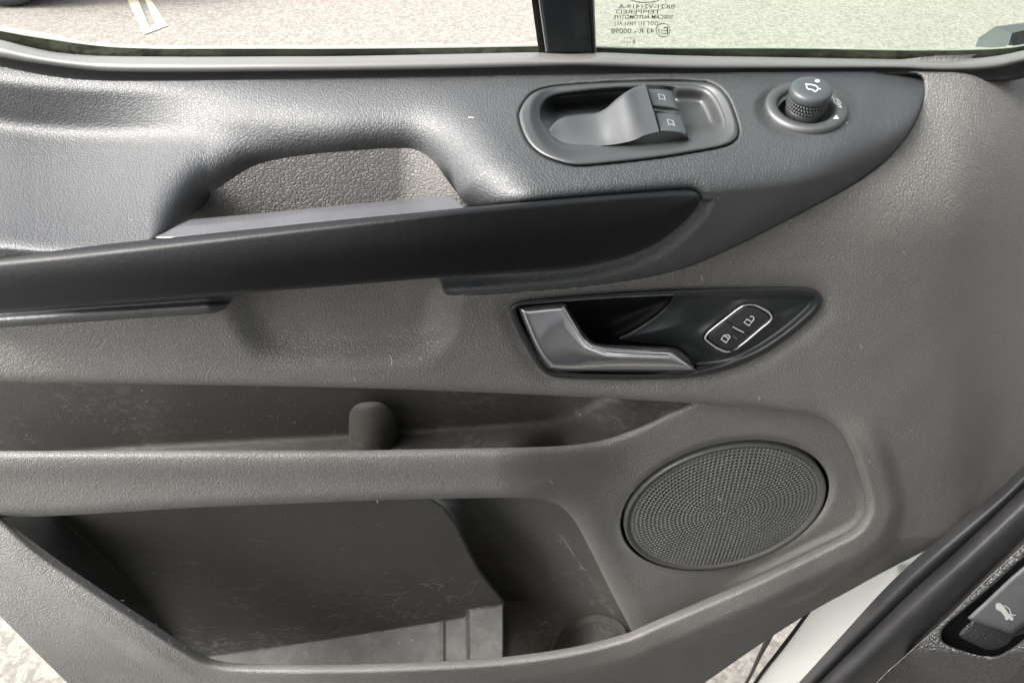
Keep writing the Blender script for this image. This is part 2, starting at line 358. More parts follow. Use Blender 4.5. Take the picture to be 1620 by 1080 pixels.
# ---- outlines (photo px)
seal_bot=[(-60,103),(0,113),(40,120),(83,127.5),(130,132),(180,135),(300,135),(430,132),(540,130),(700,127),(850,125),(950,124),(1080,122),(1250,120),(1413,119),(1440,119),(1475,125),(1510,129),(1547,130.5),(1580,130),(1605,127),(1630,121),(1690,100)]
seal_mid=[(-60,81),(0,90),(40,97),(83,103),(130,109),(180,113),(300,114),(430,113),(540,112),(700,109.5),(850,105.5),(905,104),(950,105),(1080,109),(1250,109),(1413,108.5),(1470,111),(1510,111.5),(1547,110.5),(1580,107),(1605,101),(1630,95),(1690,75)]
seal_top=[(-60,54),(0,63),(40,73),(83,82),(130,87),(180,89),(300,90),(430,89.5),(540,89),(700,86),(850,83),(905,84),(950,83),(1000,85),(1080,88),(1250,91),(1413,94),(1470,95),(1510,94.5),(1547,92),(1580,88),(1605,83),(1630,77),(1690,58)]
felt_top=[(-60,40),(0,49.5),(40,57),(83,63.5),(130,70),(180,75),(250,77.5),(333,77.5),(430,77.5),(540,77.5),(700,76),(850,73.5),(870,73.5),(905,74),(950,76),(1080,77),(1250,77),(1413,80),(1470,80),(1510,80),(1547,79),(1580,77.5),(1605,75),(1630,70),(1690,52)]
edge_top=[(a,b-(4.5 if a<860 else 2.2)-(4 if a<90 else 0)) for a,b in felt_top]
arm_out=cr([(-60,95),(-60,95),(0,105),(83,121),(180,128),(430,126),(850,119),(1250,114),(1400,113.5),(1445,116),(1460,122),(1464,134),(1462,152),(1449,188),(1428,222),(1394,260),(1350,292),(1300,318),(1250,344),(1200,370),(1140,399),(1080,423),(1010,440),(930,451),(830,460),(745,465),(713,465),(704,459),(698,440),(698,440),(698,425),(698,425),(-60,425),(-60,425)],closed=True,n=5)
grip=cr([(240,384),(262,368),(300,343),(340,313),(385,282),(420,266),(480,255),(560,247.5),(625,243.5),(655,246),(678,260),(698,287),(718,313),(738,331),(745,350),(745,350),(600,365),(400,385),(240,392),(240,392)],closed=True,n=5)
hand=cr([(-60,408),(-60,408),(0,402),(100,393),(250,377.5),(330,369.5),(500,351.5),(650,337),(735,328.5),(900,314),(1000,306),(1070,301),(1092,301),(1104,306),(1107,316),(1098,334),(1070,362),(1038,385),(1000,402),(960,414),(900,425),(800,433),(700,439),(640,443.5),(500,455),(330,468),(160,480),(0,492),(-60,497),(-60,497)],closed=True,n=5)
hole=cr([(-80,598),(-80,598),(0,603),(200,606.5),(400,610),(600,614.5),(800,622),(960,629.5),(1100,638),(1200,645),(1265,653.5),(1305,664),(1330,684),(1348,718),(1361,758),(1370,795),(1366,816),(1350,836),(1300,862),(1200,910),(1100,954),(1030,984),(985,1003),(900,1024),(800,1038),(700,1045),(560,1050),(420,1050),(350,1045),(308,1028),(230,978),(120,905),(50,855),(0,817),(-80,762),(-80,762)],closed=True,n=5)
rel_out=cr([(806,494),(811,482),(830,475),(880,470),(1000,461),(1100,456.5),(1200,454),(1265,453.5),(1290,459),(1300,471),(1297,489),(1275,512),(1240,540),(1200,565),(1150,585.5),(1100,596.5),(1040,600.5),(960,601),(885,598),(858,587),(840,563),(820,527)],closed=True,n=5)
spk_c=(1146.5,799.)
def YA0(u,v):
    """depth of the brown-grey door card"""
    y=.408+.080*np.clip((395-v)/275,0,1.1)**2
    y=y+.03*np.clip((u-1330)/300,0,2)**2*sm(v,100,500)
    y=y-.046*sm(v,760,1060)*sm(u,1560,1150)
    y=y-.004*sm(v,470,590)*sm(u,1300,800)-.020*sm(u,1000,500)
    return y
scoop=cr([(372,440),(385,500),(420,545),(480,556),(560,557),(640,553),(685,535),(700,500),(706,440),(706,440),(540,425),(372,440)],closed=True,n=5)
def YA(u,v):
    y=YA0(u,v)
    d=-sdf(u,v,hole)                                   # distance outside the pocket opening
    # raised bead round the right and bottom of the opening
    wr=sm(u,1180,1350)*sm(v,640,720); wb=sm(v,800,900); wt=np.maximum(wr,wb)
    y=y-wt*(.0075*sm(d,0,14)*(1-sm(d,34,66)))
    # lower door face turns under
    dd=(v-interp(u,[(900,1085),(1080,1030),(1184,984),(1287,943),(1360,895),(1420,850)]))
    y=y+sm(u,850,1050)*.0011*np.clip(dd,0,90)*.6
    y=y+rnd(d,16,.006)*(1-wt)+wt*rnd(d,8,.005)
    # scoop under the pull handle
    s=sdf(u,v,scoop); y=y+.016*sm(s,-34,36)
    # left lower diagonal rim rolls towards the opening
    y=y+sm(v,840,900)*sm(u,500,250)*.006*(1-sm(d,0,60))
    # swell round the release bezel
    r=-sdf(u,v,rel_out); y=y+.003*np.exp(-(r/16)**2)
    y=y+.02*sm(sdf(u,v,arm_out),-1.5,7)
    # outer right edge rolls back
    y=y+.0000025*np.clip(u-1500,0,250)**2
    return y
under=cr([(-60,975-55),(-60,975-55),(0,974),(52,1026),(105,1078),(150,1125),(150,1125),(1040,1125),(1040,1125),(1112,1081),(1190,1027),(1275,972),(1340,936),(1400,903),(1480,862),(1570,815),(1680,760),(1680,760),(1680,85),(1680,85),(1420,95),(1300,160),(1150,300),(700,400),(-60,440),(-60,440)],closed=True,n=4)
def insA(u,v): return np.minimum(np.minimum(sdf(u,v,under),-sdf(u,v,hole)),-sdf(u,v,rel_hole))
rel_hole=cr([(815,495),(822,484),(850,480),(990,470),(1150,465),(1260,464),(1288,473),(1280,494),(1230,535),(1150,572),(1050,590),(960,592),(890,588),(866,578),(848,556),(828,520)],closed=True,n=3)
field('door_card',door,M['brown'],insA,YA,(-60,85,1680,1125),3.,.012)
# ---- pocket front: lip bar and speaker surround
B_top=[(-80,711),(0,713),(300,712),(540,712),(700,709.5),(820,707.5),(900,704),(960,694),(1012,674),(1060,651),(1092,637),(1130,618),(1180,600)]
lowhole=cr([(-80,824),(-80,824),(0,818),(100,815),(300,803),(450,797),(600,791),(700,788.5),(800,787),(850,788.5),(878,795),(897,809),(915,833),(942,885),(968,938),(1002,1002),(1040,1070),(1060,1110),(1060,1110),(-80,1110),(-80,1110)],closed=True,n=5)
Bpoly=np.vstack([cr(B_top,n=5),[(1420,600),(1420,900),(1000,1130),(-80,1130)]])
Ys=.4235
sc3=P(spk_c[0],spk_c[1],Ys)
spn=np.array([.09,-1.,.06]); spn/=np.linalg.norm(spn)
s1=np.cross(spn,np.array([0,0,1.])); s1/=np.linalg.norm(s1); s1=-s1 if s1[0]<0 else s1
s2=np.cross(s1,spn); s2=s2 if s2[2]>0 else -s2
def proj(p):
    q=np.asarray(p)-np.array([0,0,CZ]); zc=q@np.array([0,cphi,-sphi]); return CX+FPX*q[...,0]/zc, CY-FPX*(q@np.array([0,sphi,cphi]))/zc
def ring(rx,rz,h=0.,n=160):
    a=np.linspace(0,2*math.pi,n,endpoint=False); return sc3+rx*np.cos(a)[:,None]*s1+rz*np.sin(a)[:,None]*s2+h*spn
SR=.100; SZ=.100
for _ in range(30):                       # size the round grille from its seen extent
    uu,vv=proj(ring(SR,SZ)); SR*=1+.7*((319)/(uu.max()-uu.min())-1); SZ*=1+.7*(198/(vv.max()-vv.min())-1)
    sc3=P(*(np.array(proj(sc3))+[1146.5-(uu.max()+uu.min())/2,799-(vv.max()+vv.min())/2]),Ys)
print('SPEAKER r',SR,SZ,proj(sc3))
def spk_e(u,v):
    q=PP(u,v,sc3,spn)-sc3; x=q@s1/SR; z=q@s2/SZ
    return x,z
def YB(u,v):
    y=.382+.038*sm(u,780,1010)
    y=y-.012*sm(v,880,1040)*sm(u,1250,950)
    e=np.hypot(*spk_e(u,v)); y=y*(1-(1-sm(e,1.0,1.12)))+(PP(u,v,sc3,spn)[...,1]-bow(u)-.001)*(1-sm(e,1.0,1.12))+.0045*sm(e,1.0,1.10)*(1-sm(e,1.10,1.3))*0                       # dish round the speaker
    d1=sdf(u,v,Bpoly); y=y+rnd(d1,13,.009)*(1-sm(u,1090,1180))
    d2=-sdf(u,v,lowhole); y=y+rnd(d2,interp(u,[(840,18),(920,34)]),interp(u,[(840,.008),(920,.013)]))
    y=y-.004*np.exp(-((d1-20)/22)**2)*(1-sm(u,900,1100))
    # flows up into the rim of the recess
    h=sdf(u,v,hole); y=y-.006*(1-sm(h,-2,16))*sm(v,740,850)*sm(u,1100,1250)+.004*(1-sm(h,-12,-1))
    return y
field('pocket_front',door,M['brownlip'],lambda u,v:np.minimum(np.minimum(np.minimum(sdf(u,v,Bpoly),-sdf(u,v,lowhole)),sdf(u,v,hole)+12),(np.hypot(*spk_e(u,v))-1.035)*100),YB,(-80,598,1420,1130),3.,.012)
# ---- upper pocket liner
crease=[(-80,730),(220,707),(550,690),(640,683.5),(800,673),(870,667),(905,658),(935,643),(962,626),(985,600)]
def YC1(u,v):
    c=interp(u,crease,48); y=.455-.00085*np.clip(v-c,0,200)
    y=y-.045*sm(u,850,1120)+.0009*np.clip(80-u,0,200)*0
    y=y-.0045*np.exp(-((v-c)/4.)**2)*0
    y=y-.0012*np.exp(-((v-c)/2.5)**2); lim=.455-.030*sm(u,860,1010); k=.006
    return np.where(u>800,.5*(y+lim+np.sqrt((y-lim)**2+k*k))*sm(u,800,900)+y*(1-sm(u,800,900)),y)
box=lambda a,b,c,d:(lambda u,v:np.minimum(np.minimum(u-a,c-u),np.minimum(v-b,d-v)))
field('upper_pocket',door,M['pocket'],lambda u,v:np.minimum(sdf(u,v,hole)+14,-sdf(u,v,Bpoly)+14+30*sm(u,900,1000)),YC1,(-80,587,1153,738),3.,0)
div=cr([(552,745),(552,745),(552,665),(556,648),(568,638),(588,635),(606,638),(619,650),(627,672),(632,700),(634,745),(634,745)],closed=True,n=4)
field('pocket_divider',door,M['pocket'],lambda u,v:sdf(u,v,div),lambda u,v:.428+.018*np.clip(np.abs((u-592)/42),0,1)**2.2+rnd(np.clip(v-634,0,99),16,.010)+.0002*(u-592)*0,(545,628,640,745),2.,.012)
# ---- lower pocket liner
W=[(780,670),(800,700),(830,722),(870,741),(900,757),(930,780),(950,797),(1120,801)]      # (v,u) of the fold before the bottle holder
def YC2(u,v):
    cu=interp(v,[(780,60),(815,95),(960,240),(1040,300),(1120,350)])
    y=np.full(np.shape(u),.468)+0*u
    y=y-.00055*np.clip(cu-u,0,400)
    fl=interp(u,[(-80,1120),(300,1043),(540,1008),(738,976),(742,964),(798,956),(801,1200)])
    y=y-.0007*np.clip(v-fl,0,110)*(u<801)
    w=interp(v,W); e=interp(v,[(780,880),(833,915),(885,942),(938,968),(1002,1002),(1070,1040),(1120,1060)])
    s=np.clip((u-w)/np.maximum(e-w,1),0,1.1)
    cyl=.012+.052*np.sin(np.pi*np.clip(s,0,1)**.8)-.036*s
    y=y+np.where(u>w,cyl*sm(u-w,0,9),0)
    b=interp(u,[(845,1100),(868,1035),(885,1003),(910,982),(940,972),(965,975),(990,992),(1010,1030)])
    y=y-.0008*np.clip(v-b,0,100)*(u>845)
    return y
field('lower_pocket',door,M['pocketlow'],lambda u,v:np.minimum(sdf(u,v,hole)+14,sdf(u,v,lowhole)+14),YC2,(-80,767,1078,1118),3.,0)
matp=cr([(296,1044),(296,1044),(420,1025),(540,1008),(735,977),(735,977),(742,964),(742,964),(770,958),(798,956),(798,956),(803,1000),(803,1100),(803,1100),(280,1100),(280,1100)],closed=True,n=3)
stepx=lambda u:sm(u,739,744)
field('pocket_floor',door,M['mat'],lambda u,v:sdf(u,v,matp),lambda u,v:YC2(u,v)-.0015-.004*stepx(u)*(u<800)-.0018*np.exp(-((u-700)/2.5)**2),(276,950,806,1100),2.5,.004)
cupf=cr([(862,1060),(870,1032),(886,1002),(910,982),(938,973),(966,977),(992,996),(1014,1040),(1014,1080),(880,1085)],closed=True,n=4)
M['cup']=plastic('dusty_taupe_cup_floor',(.085,.078,.068),.6,.3,dust=.5,dustcol=(.16,.15,.13),mottle=.3)
field('bottle_holder_floor',door,M['cup'],lambda u,v:sdf(u,v,cupf),lambda u,v:YC2(u,v)-.002+.006*sm(sdf(u,v,cupf),0,26)-.004*np.exp(-((np.hypot((u-945)/1.3,v-1040)-34)/6)**2),(858,966,1020,1085),2.5,.004)
# ---- armrest
dialc=(1274.,172.)
DP=P(dialc[0],dialc[1],.4515); DN=np.array([math.sin(R(-3)),-math.sin(R(12)),math.cos(R(12))]); DN/=np.linalg.norm(DN)
def dial_plane(u,v): return PP(u,v,DP,DN)[...,1]-bow(u)
def vtop(u): return interp(u,[(-260,75),(-60,95),(83,121),(430,126),(850,119),(1460,114),(1600,113)],110)
_a=arm_out; _i0=int(np.argmin(np.hypot(_a[:,0]-1464,_a[:,1]-134))); _i1=int(np.argmin(np.hypot(_a[:,0]-713,_a[:,1]-465))); arm_edge=_a[min(_i0,_i1):max(_i0,_i1)+1]
GR=[0.]
def YD(u,v):
    yf=interp(u,[(-60,.334),(250,.337),(735,.352),(1000,.378),(1150,.389),(1300,.399),(1460,.412)],90)
    vr=interp(u,[(-60,400),(250,388),(735,325),(1000,312),(1200,300),(1300,285),(1400,250),(1470,190)],60)
    s=np.clip((v-vtop(u))/(vr-vtop(u)),0,1); p=interp(u,[(0,1.08),(700,1.15),(1000,1.35),(1300,1.5)],90)
    y=yf+(.492-yf)*(1-s)**p
    wl=sm(u,560,40)
    TL=interp(v-(vtop(u)-112)*.8,[(60,.510),(112,.492),(126,.480),(204,.484),(392,.334),(460,.334)],18)
    y=y*(1-wl)+np.maximum(TL,yf+.001)*wl
    g=-sdf(u,v,grip); near=np.clip(1-g/120,0,1)                      # rolls down into the grip opening
    y=y+.050*near**2.3*sm(u,235,330)+rnd(g,9,.004)
    hd=-sdf(u,v,hand); below=(v>interp(u,[(0,430),(700,400),(1107,316)]))
    y=y+rnd(np.where(u>700,hd,99),26,.006)*(~below)                 # groove round the handle inlay
    y=y+.0055*(1-sm(hd,0,26))*below*(u>690)
    bz=-sdf(u,v,bez); y=y+GR[0]*.005*(1-sm(bz,-1,3.2))
    er=np.where(u>690,dist_line(u,v,arm_edge),99); y=y+rnd(er,interp(u,[(700,12),(1000,12),(1250,46),(1464,46)]),interp(u,[(700,.003),(1100,.004),(1250,.008),(1464,.014)]))
    y=y+.012*(1-sm(er,0,95))*sm(u,1250,1400)
    de=np.hypot((u-dialc[0])/66,(v-dialc[1])/38); k=1-sm(de,.95,1.28)
    return y*(1-k)+dial_plane(u,v)*k
bez=cr([(822,190),(825,170),(843,148),(876,137.5),(941,132),(1011,129),(1093,129),(1128,134.5),(1150,154),(1163,186),(1168,208),(1162,222),(1140,232),(1081,243),(1035,250),(964,258),(915,261.5),(885,256),(855,243),(834,222)],closed=True,n=5)
bez_in=cr([(853,183),(857,164),(875,150),(917,143.5),(964,139),(1020,136.5),(1070,136),(1105,138),(1124,146),(1138,167),(1147,194),(1142,209),(1124,217),(1081,221),(1011,225.5),(929,234),(893,233.5),(874,223),(860,204)],closed=True,n=5)
def insD(u,v):
    de=np.hypot((u-dialc[0]-1)/44,(v-dialc[1]-2)/24)
    return np.minimum(np.minimum(sdf(u,v,arm_out),-sdf(u,v,grip)),np.minimum(-sdf(u,v,bez)+2,(de-1)*24))
GR[0]=1.
field('armrest',door,M['soft'],insD,YD,(-60,90,1470,470),2.5,.012)
GR[0]=0.
# lower dark strip under the handle, left
low=cr([(-60,485),(-60,485),(330,462),(374,462),(372,468),(362,482),(346,493),(325,496.5),(200,505),(0,518.5),(-60,523),(-60,523)],closed=True,n=5)
field('armrest_underside',door,M['soft'],lambda u,v:sdf(u,v,low),lambda u,v:.356-.00028*np.clip(u,0,400)*0+.006*np.exp(-((v-interp(u,[(0,496),(330,474)]))/6.)**2)+rnd(sdf(u,v,low),10,.004)+.014*sm(u,325,372),(-60,455,380,525),2.5,.02)
# back wall of the grip
field('grip_recess',door,M['brown'],lambda u,v:np.minimum(sdf(u,v,grip)+9,757-u),lambda u,v:.432+.0*u-.030*sm(u,630,740),(222,232,763,403),3.,0)
# ---- pull handle
def YH(u,v):
    ytop=interp(u,[(-60,408),(0,402),(100,393),(250,377.5),(500,351.5),(735,328.5),(1000,306),(1110,300)])
    ybot=interp(u,[(-60,497),(160,480),(330,468),(640,443.5),(800,433),(900,425),(960,414),(1038,385),(1098,334),(1108,320)])
    t=np.clip((v-ytop)/np.maximum(ybot-ytop,20),0,1)
    y=interp(u,[(-60,.325),(700,.338),(950,.366),(1110,.383)],150)-.004*np.sin(np.pi*t)-.006*(t-.5)*sm(u,900,0)
    d=sdf(u,v,hand); y=y+rnd(d,7,.0025)
    k=interp(u,[(-60,20),(300,17),(735,12),(1107,9)]); y=y+rnd(np.clip(v-ytop,0,99),k,.013*np.clip(k/20,.4,1))
    return y
field('pull_handle',door,M['handle'],lambda u,v:sdf(u,v,hand),YH,(-60,295,1112,500),2.2,.014)
ins=cr([(248,377),(262,367),(280,357),(302,347),(302,347),(400,338.5),(500,328.5),(600,319),(690,310.5),(712,309),(723,317),(737,331),(737,331),(650,340),(500,354),(400,364.5),(330,372.5)],closed=True,n=4)
def YI(u,v):
    lo=interp(u,[(248,377),(330,369.5),(500,351),(735,328)])
    return interp(u,[(250,.345),(735,.356)])+.0011*(lo-v)+.0035*np.clip((lo-v-12)/12,0,2)**2+rnd(sdf(u,v,ins),3.5,.0015)
field('grip_insert',door,M['insert'],lambda u,v:sdf(u,v,ins),YI,(244,304,740,382),2.,.012)
# ---- window frame, seals, glass
c0=lambda t:0*t
strip('seal_lip',door,M['sealtop'],seal_top,seal_mid,lambda t:-.0045*math.sin(math.pi*min(t*1.15,1))+.003*max(0,t-.85)/.15,Yt=.506,Yb=.488,back=.012,n=220,m=14)
strip('window_seal',door,M['rubber'],[(a,b-1) for a,b in seal_mid],seal_bot,lambda t:.0015*math.sin(math.pi*t)+.004*(t>.98),Yt=.4905,Yb=.4915,back=.012,n=220,m=10)
strip('felt_channel',door,M['felt'],felt_top,[(a,b+2) for a,b in seal_top],lambda t:-.003*math.sin(math.pi*t),Yt=.5175,Yb=.508,back=.01,n=220,m=8)
strip('glass_edge',door,M['glassedge'],edge_top,[(a,b+1) for a,b in felt_top],c0,Yt=.5185,Yb=.518,back=.006,n=220,m=4)
# frame pillar between the two panes (rises out of the picture)
def up(u,v0,v1=-420): return
def wall_strip(name,mat,uL,uR,Y,zt=1.78,vb=84,thick=.012):
    """upright bar: edges given at the foot (v=vb) and at v=0, run straight up the door plane"""
    (a0,a1),(b0,b1)=uL,uR
    A0,A1,B0,B1=P(a0,vb,Y),P(a1,0,Y),P(b0,vb,Y),P(b1,0,Y)
    def ext(p,q): s=(zt-p[2])/(q[2]-p[2]); return p+(q-p)*s
    A2,B2=ext(A0,A1),ext(B0,B1)
    t=np.array([0,thick,0]); v=[A0,B0,B2,A2,A0+t,B0+t,B2+t,A2+t]
    o=mesh(name,v,[(0,1,2,3),(5,4,7,6),(4,0,3,7),(1,5,6,2),(3,2,6,7),(4,5,1,0)],mat,door,smooth=False)
    md=o.modifiers.new('b','BEVEL'); md.width=.0015; md.segments=3; md.limit_method='NONE'
    return o
wall_strip('window_pillar',M['black'],(866,855),(937,931),.5025,thick=.02)
wall_strip('pillar_seal',M['rubber'],(856,844.5),(864,851.5),.505,thick=.015)
wall_strip('pillar_trim_edge',M['sealtop'],(863.5,851.5),(867,855.5),.5035,thick=.008)
wall_strip('pillar_seal',M['rubber'],(936.5,930.5),(941.5,937.5),.5045,thick=.016)
wall_strip('pillar_trim_edge',M['edge'],(941,937),(943.5,940.5),.507,thick=.010)
# glass: right pane fixed and green, rising behind the seal
YG=.5115
def pane(name,u0,u1,mat,zt):
    us=np.linspace(u0,u1,30); rows=[]
    for dy,z in [(0,None),(0,zt),(.004,zt),(.004,None),(0,None)]:
        q=P(us,88+0*us,YG)+np.array([0,dy,0])
        if z: k=z; q[:,2]=k
        rows.append(q)
    return grid(name,door,mat,rows)
gp=pane('window_glass',930,1700,M['gglass'],1.78); gp['label']='green tinted fixed window pane with mirrored glass markings'
tog=lambda u,v:P(u,v,YG-.0012)
L_=[('BK21-V21419-A_',972,7,1067,14,True,0),('TEMPERED',974,15.5,1044,22,True,1),('DOT 511 M451 AS2',971.5,34,1041,40.5,True,0),('43 R - 00098',967,45,1035,53,True,0),('E',1049.5,43,1057,54,True,0),('17',1040.5,46.5,1047.8,54.5,True,0),('8',1001,63,1005,69,True,0)]
def wide(s): return s
text_marks('glass_marking',gp,M['ink'],L_,tog)
text_marks('glass_marking',gp,M['ink'],[('SISECAM AUTOMOTIVE',970,24,1064,30,True,1.5)],tog,bold=.012)
th=np.linspace(0,2*math.pi,40,endpoint=False)
dots=[[(x+.9*math.cos(a),y+.9*math.sin(a)) for a in np.linspace(0,6.28,8,endpoint=False)] for x,y in [(988,60),(993,60),(998,60),(983,67),(987.5,67),(992,67),(996.5,67)]]
marks('glass_marking',gp,M['ink'],[(np.stack([1049+11*np.cos(th),48+10.5*np.sin(th)],1),1.1,True),(np.stack([1021+33*np.cos(np.linspace(.1,3.04,30)),-10+14.3*np.sin(np.linspace(.1,3.04,30))],1),1.2,False)],dots,tog)
# wing mirror foot outside the glass
def facet(name,polys,mat):
    V=[];F=[]
    for pl in polys:
        o=len(V); V+= [P(*p) for p in pl]; F.append(tuple(range(o,o+len(pl))))
    return mesh(name,np.array(V),F,mat,door,smooth=False)
mm_=facet('mirror_housing',[
 [(1543,74,.56),(1590,78,.56),(1594,70,.556),(1601,53,.556),(1575,42,.575),(1548,60,.575)],
 [(1575,42,.575),(1601,53,.556),(1608,51,.556),(1620,48,.556),(1700,40,.556),(1700,28,.60),(1620,36.5,.60)],
 [(1594,72,.556),(1601,53,.556),(1608,51,.556),(1620,48,.556),(1700,40,.556),(1700,45,.570),(1620,55,.570),(1607,60,.570),(1602,72,.570)],
 [(1602,72,.570),(1607,60,.570),(1620,55,.570),(1700,45,.570),(1700,80,.565),(1600,80,.565)]],M['switch'])
# ---- window switch panel
def YBz(u,v):
    y=YD(u,v); d=sdf(u,v,bez); di=-sdf(u,v,bez_in)
    return y-.0025+rnd(d,7,.003)+.006*(1-sm(di,0,16))+rnd(di,4,.002)
bp_=field('switch_bezel',door,M['smooth'],lambda u,v:np.minimum(sdf(u,v,bez),-sdf(u,v,bez_in)),YBz,(815,125,1172,266),1.6,.010)
cb=np.array([1010.,185.])
def Ybowl(u,v):
    y=YD(u,v); di=sdf(u,v,bez_in)
    far=sm(v,205,140)
    return y+.004+.016*sm(di,-2,26)+.03*far*sm(u,1075,1020)*sm(di,0,6)
field('switch_tray',door,M['smooth'],lambda u,v:sdf(u,v,bez_in)+5,Ybowl,(845,128,1156,242),1.6,0)
# swept housing that carries the two rockers
def yb(u,v,o=0.): return float(YD(np.array([u*1.]),np.array([v*1.]))[0])+o
farE=smooth_curve([(868,206,yb(868,206,.008)),(880,192,yb(880,192,.008)),(895,185,yb(890,190,.010)),(920,181.5,yb(920,190,.012)),(942,179,yb(942,188,.008)),(958,172,yb(950,188,.004)),(974,158,yb(974,180,.000)),(990,146,yb(990,172,-.004)),(1006,137.5,yb(1006,160,-.006)),(1021,133.8,yb(1021,155,-.007))],60)
nearE=smooth_curve([(872,214,yb(872,214,.008)),(880,224,yb(880,222,.008)),(898,231.5,yb(898,230,.008)),(922,232,yb(922,232,.007)),(945,231,yb(945,231,.005)),(968,229,yb(968,229,.002)),(988,225.5,yb(988,226,-.001)),(1005,221,yb(1005,222,-.004)),(1020,214,yb(1020,215,-.007)),(1043,208,yb(1043,209,-.009))],60)
hou=[farE*(1-t)+nearE*t for t in np.linspace(0,1,14)]
hou=[P(r[:,0],r[:,1],r[:,2]-.002*math.sin(math.pi*t)) for r,t in zip(hou,np.linspace(0,1,14))]
hou.insert(0,P(farE[:,0],farE[:,1],farE[:,2]+.016)); 
M['ramp']=plastic('satin_slate_switch_ramp',(.040,.044,.047),.50,.5,fine=.00005,ior=1.6)
hs_=grid('switch_housing',door,M['ramp'],hou)
# end cap (lens-shaped face towards the driver)
capt=smooth_curve([(1004,224,yb(1004,224,-.003)),(1020,214.5,yb(1020,215,-.007)),(1040,209,yb(1040,210,-.009)),(1055,208,yb(1055,209,-.009)),(1074,211,yb(1074,212,-.006)),(1090,218.5,yb(1090,219,.002))],30)
capb=smooth_curve([(1004,226,yb(1004,226,.0)),(1020,226.5,yb(1020,226,.001)),(1040,226,yb(1040,226,.002)),(1055,225,yb(1055,225,.003)),(1074,223,yb(1074,222,.004)),(1090,219.5,yb(1090,220,.005))],30)
grid('switch_end_cap',door,M['smooth'],[P(*(capt*(1-t)+capb*t).T) for t in np.linspace(0,1,6)])
def quadpatch(name,parent,mat,c00,c10,c11,c01,bulge=0.,n=12,dY=0.,skirt=.006):
    """patch from four (u,v,Y) corners (going round), bulged towards the cabin"""
    c=[np.array(x,float) for x in (c00,c10,c11,c01)]; rows=[]
    for j in np.linspace(0,1,n):
        row=[]
        for i in np.linspace(0,1,n):
            q=(c[0]*(1-i)+c[1]*i)*(1-j)+(c[3]*(1-i)+c[2]*i)*j; q[2]+=dY-bulge*math.sin(math.pi*i)
            q[1]-=bulge*900*math.sin(math.pi*i)
            row.append(q)
        rows.append(np.array(row))
    A=[P(r[:,0],r[:,1],r[:,2]) for r in rows]
    A.insert(0,P(rows[0][:,0],rows[0][:,1],rows[0][:,2]+skirt)); A.append(P(rows[-1][:,0],rows[-1][:,1],rows[-1][:,2]+skirt))
    A=[np.vstack([P(r[0,0],r[0,1],r[0,2]+skirt),a,P(r[-1,0],r[-1,1],r[-1,2]+skirt)]) if len(a)==n else a for a,r in zip(A,[rows[0]]+rows+[rows[-1]])]
    return grid(name,parent,mat,A)
Yk=lambda u,v,o:(u,v,yb(u,v)+o)
# dark slots above each rocker, then the rocker itself
for (a,b,c,d) in [((1021,134),(1060,142.5),(1064,150),(1027,152)),((1034,171.5),(1069,178),(1073,186),(1039,188))]:
    quadpatch('switch_slot',hs_,M['void'],Yk(*a,-.002),Yk(*b,-.002),Yk(*c,-.002),Yk(*d,-.002),bulge=.0016)
r1=[(1023,141),(1060,143.5),(1072,173),(1032,167)]; r2=[(1036,178.5),(1074,181),(1086,213),(1045,207)]
for k,(a,b,c,d) in enumerate([r1,r2]):
    rk=quadpatch('rocker_switch',hs_,M['switch'],Yk(*a,-.0055),Yk(*b,-.003),Yk(*c,-.0045),Yk(*d,-.0085),bulge=.0012)
    ez=quadpatch('rocker_edge',hs_,M['smooth'],Yk(b[0]-2,b[1],-.0048),Yk(b[0]+3.5,b[1]+1,-.002),Yk(c[0]+3,c[1]+3,-.002),Yk(c[0]-2,c[1]+.5,-.0068),n=6)
    # printed window symbol: slanted pane with a bar
    cx,cy=[(1047.8,156.5),(1062,196.5)][k]
    q=[(-6.0,-6.8),(.8,-6.0),(5.6,6.0),(-1.6,6.4)]
    q=[(-6.2,-8.),(2.6,-5.2),(6.4,8.0),(-2.8,7.2)]
    t3=lambda u,v:P(u,v,yb(cx,cy)-.0088-(v-cy)*.00006)
    P_=[(cx+x,cy+y) for x,y in q]
    mid=[( (P_[0][0]*.48+P_[3][0]*.52),(P_[0][1]*.48+P_[3][1]*.52)),((P_[1][0]*.55+P_[2][0]*.45),(P_[1][1]*.55+P_[2][1]*.45))]
    marks('window_symbol',hs_,M['print'],[(P_,1.5,True),(mid,1.2,False)],to3=t3)
quadpatch('switch_spine',hs_,M['smooth'],Yk(1027,168,-.006),Yk(1072,173,-.004),Yk(1075,181,-.004),Yk(1034,175.5,-.006),n=6)
# ---- mirror adjuster
c3=DP+DN*.0002
tilt=R(11); lean=R(-3)
nv=DN
e1=np.cross(np.array([0,1,0]),nv); e1/=np.linalg.norm(e1); e2=np.cross(nv,e1)
dist=np.linalg.norm(c3-np.array([0,0,CZ])); k_=dist/FPX*1.0
RD=61.5*float((P(dialc[0],dialc[1],c3[1])-np.array([0,0,CZ]))@np.array([0,cphi,-sphi]))/FPX
md=lathe('mirror_dial',door,M['smooth'],c3,e1,e2,nv,[(RD*1.0,-.006),(RD*1.0,.000),(RD*.985,.0022),(RD*.93,.0034),(RD*.76,.0034),(RD*.69,.002),(RD*.67,-.002),(RD*.60,-.010),(RD*.45,-.013),(.0001,-.013)],72)
kn=[(RD*.30,-.013),(RD*.33,-.006),(RD*.37,-.005),(RD*.455,-.0045),(RD*.475,-.001),(RD*.475,.0022)]
lathe('knob_skirt',md,M['button'],c3,e1,e2,nv,kn+[(RD*.44,.0026)],64)
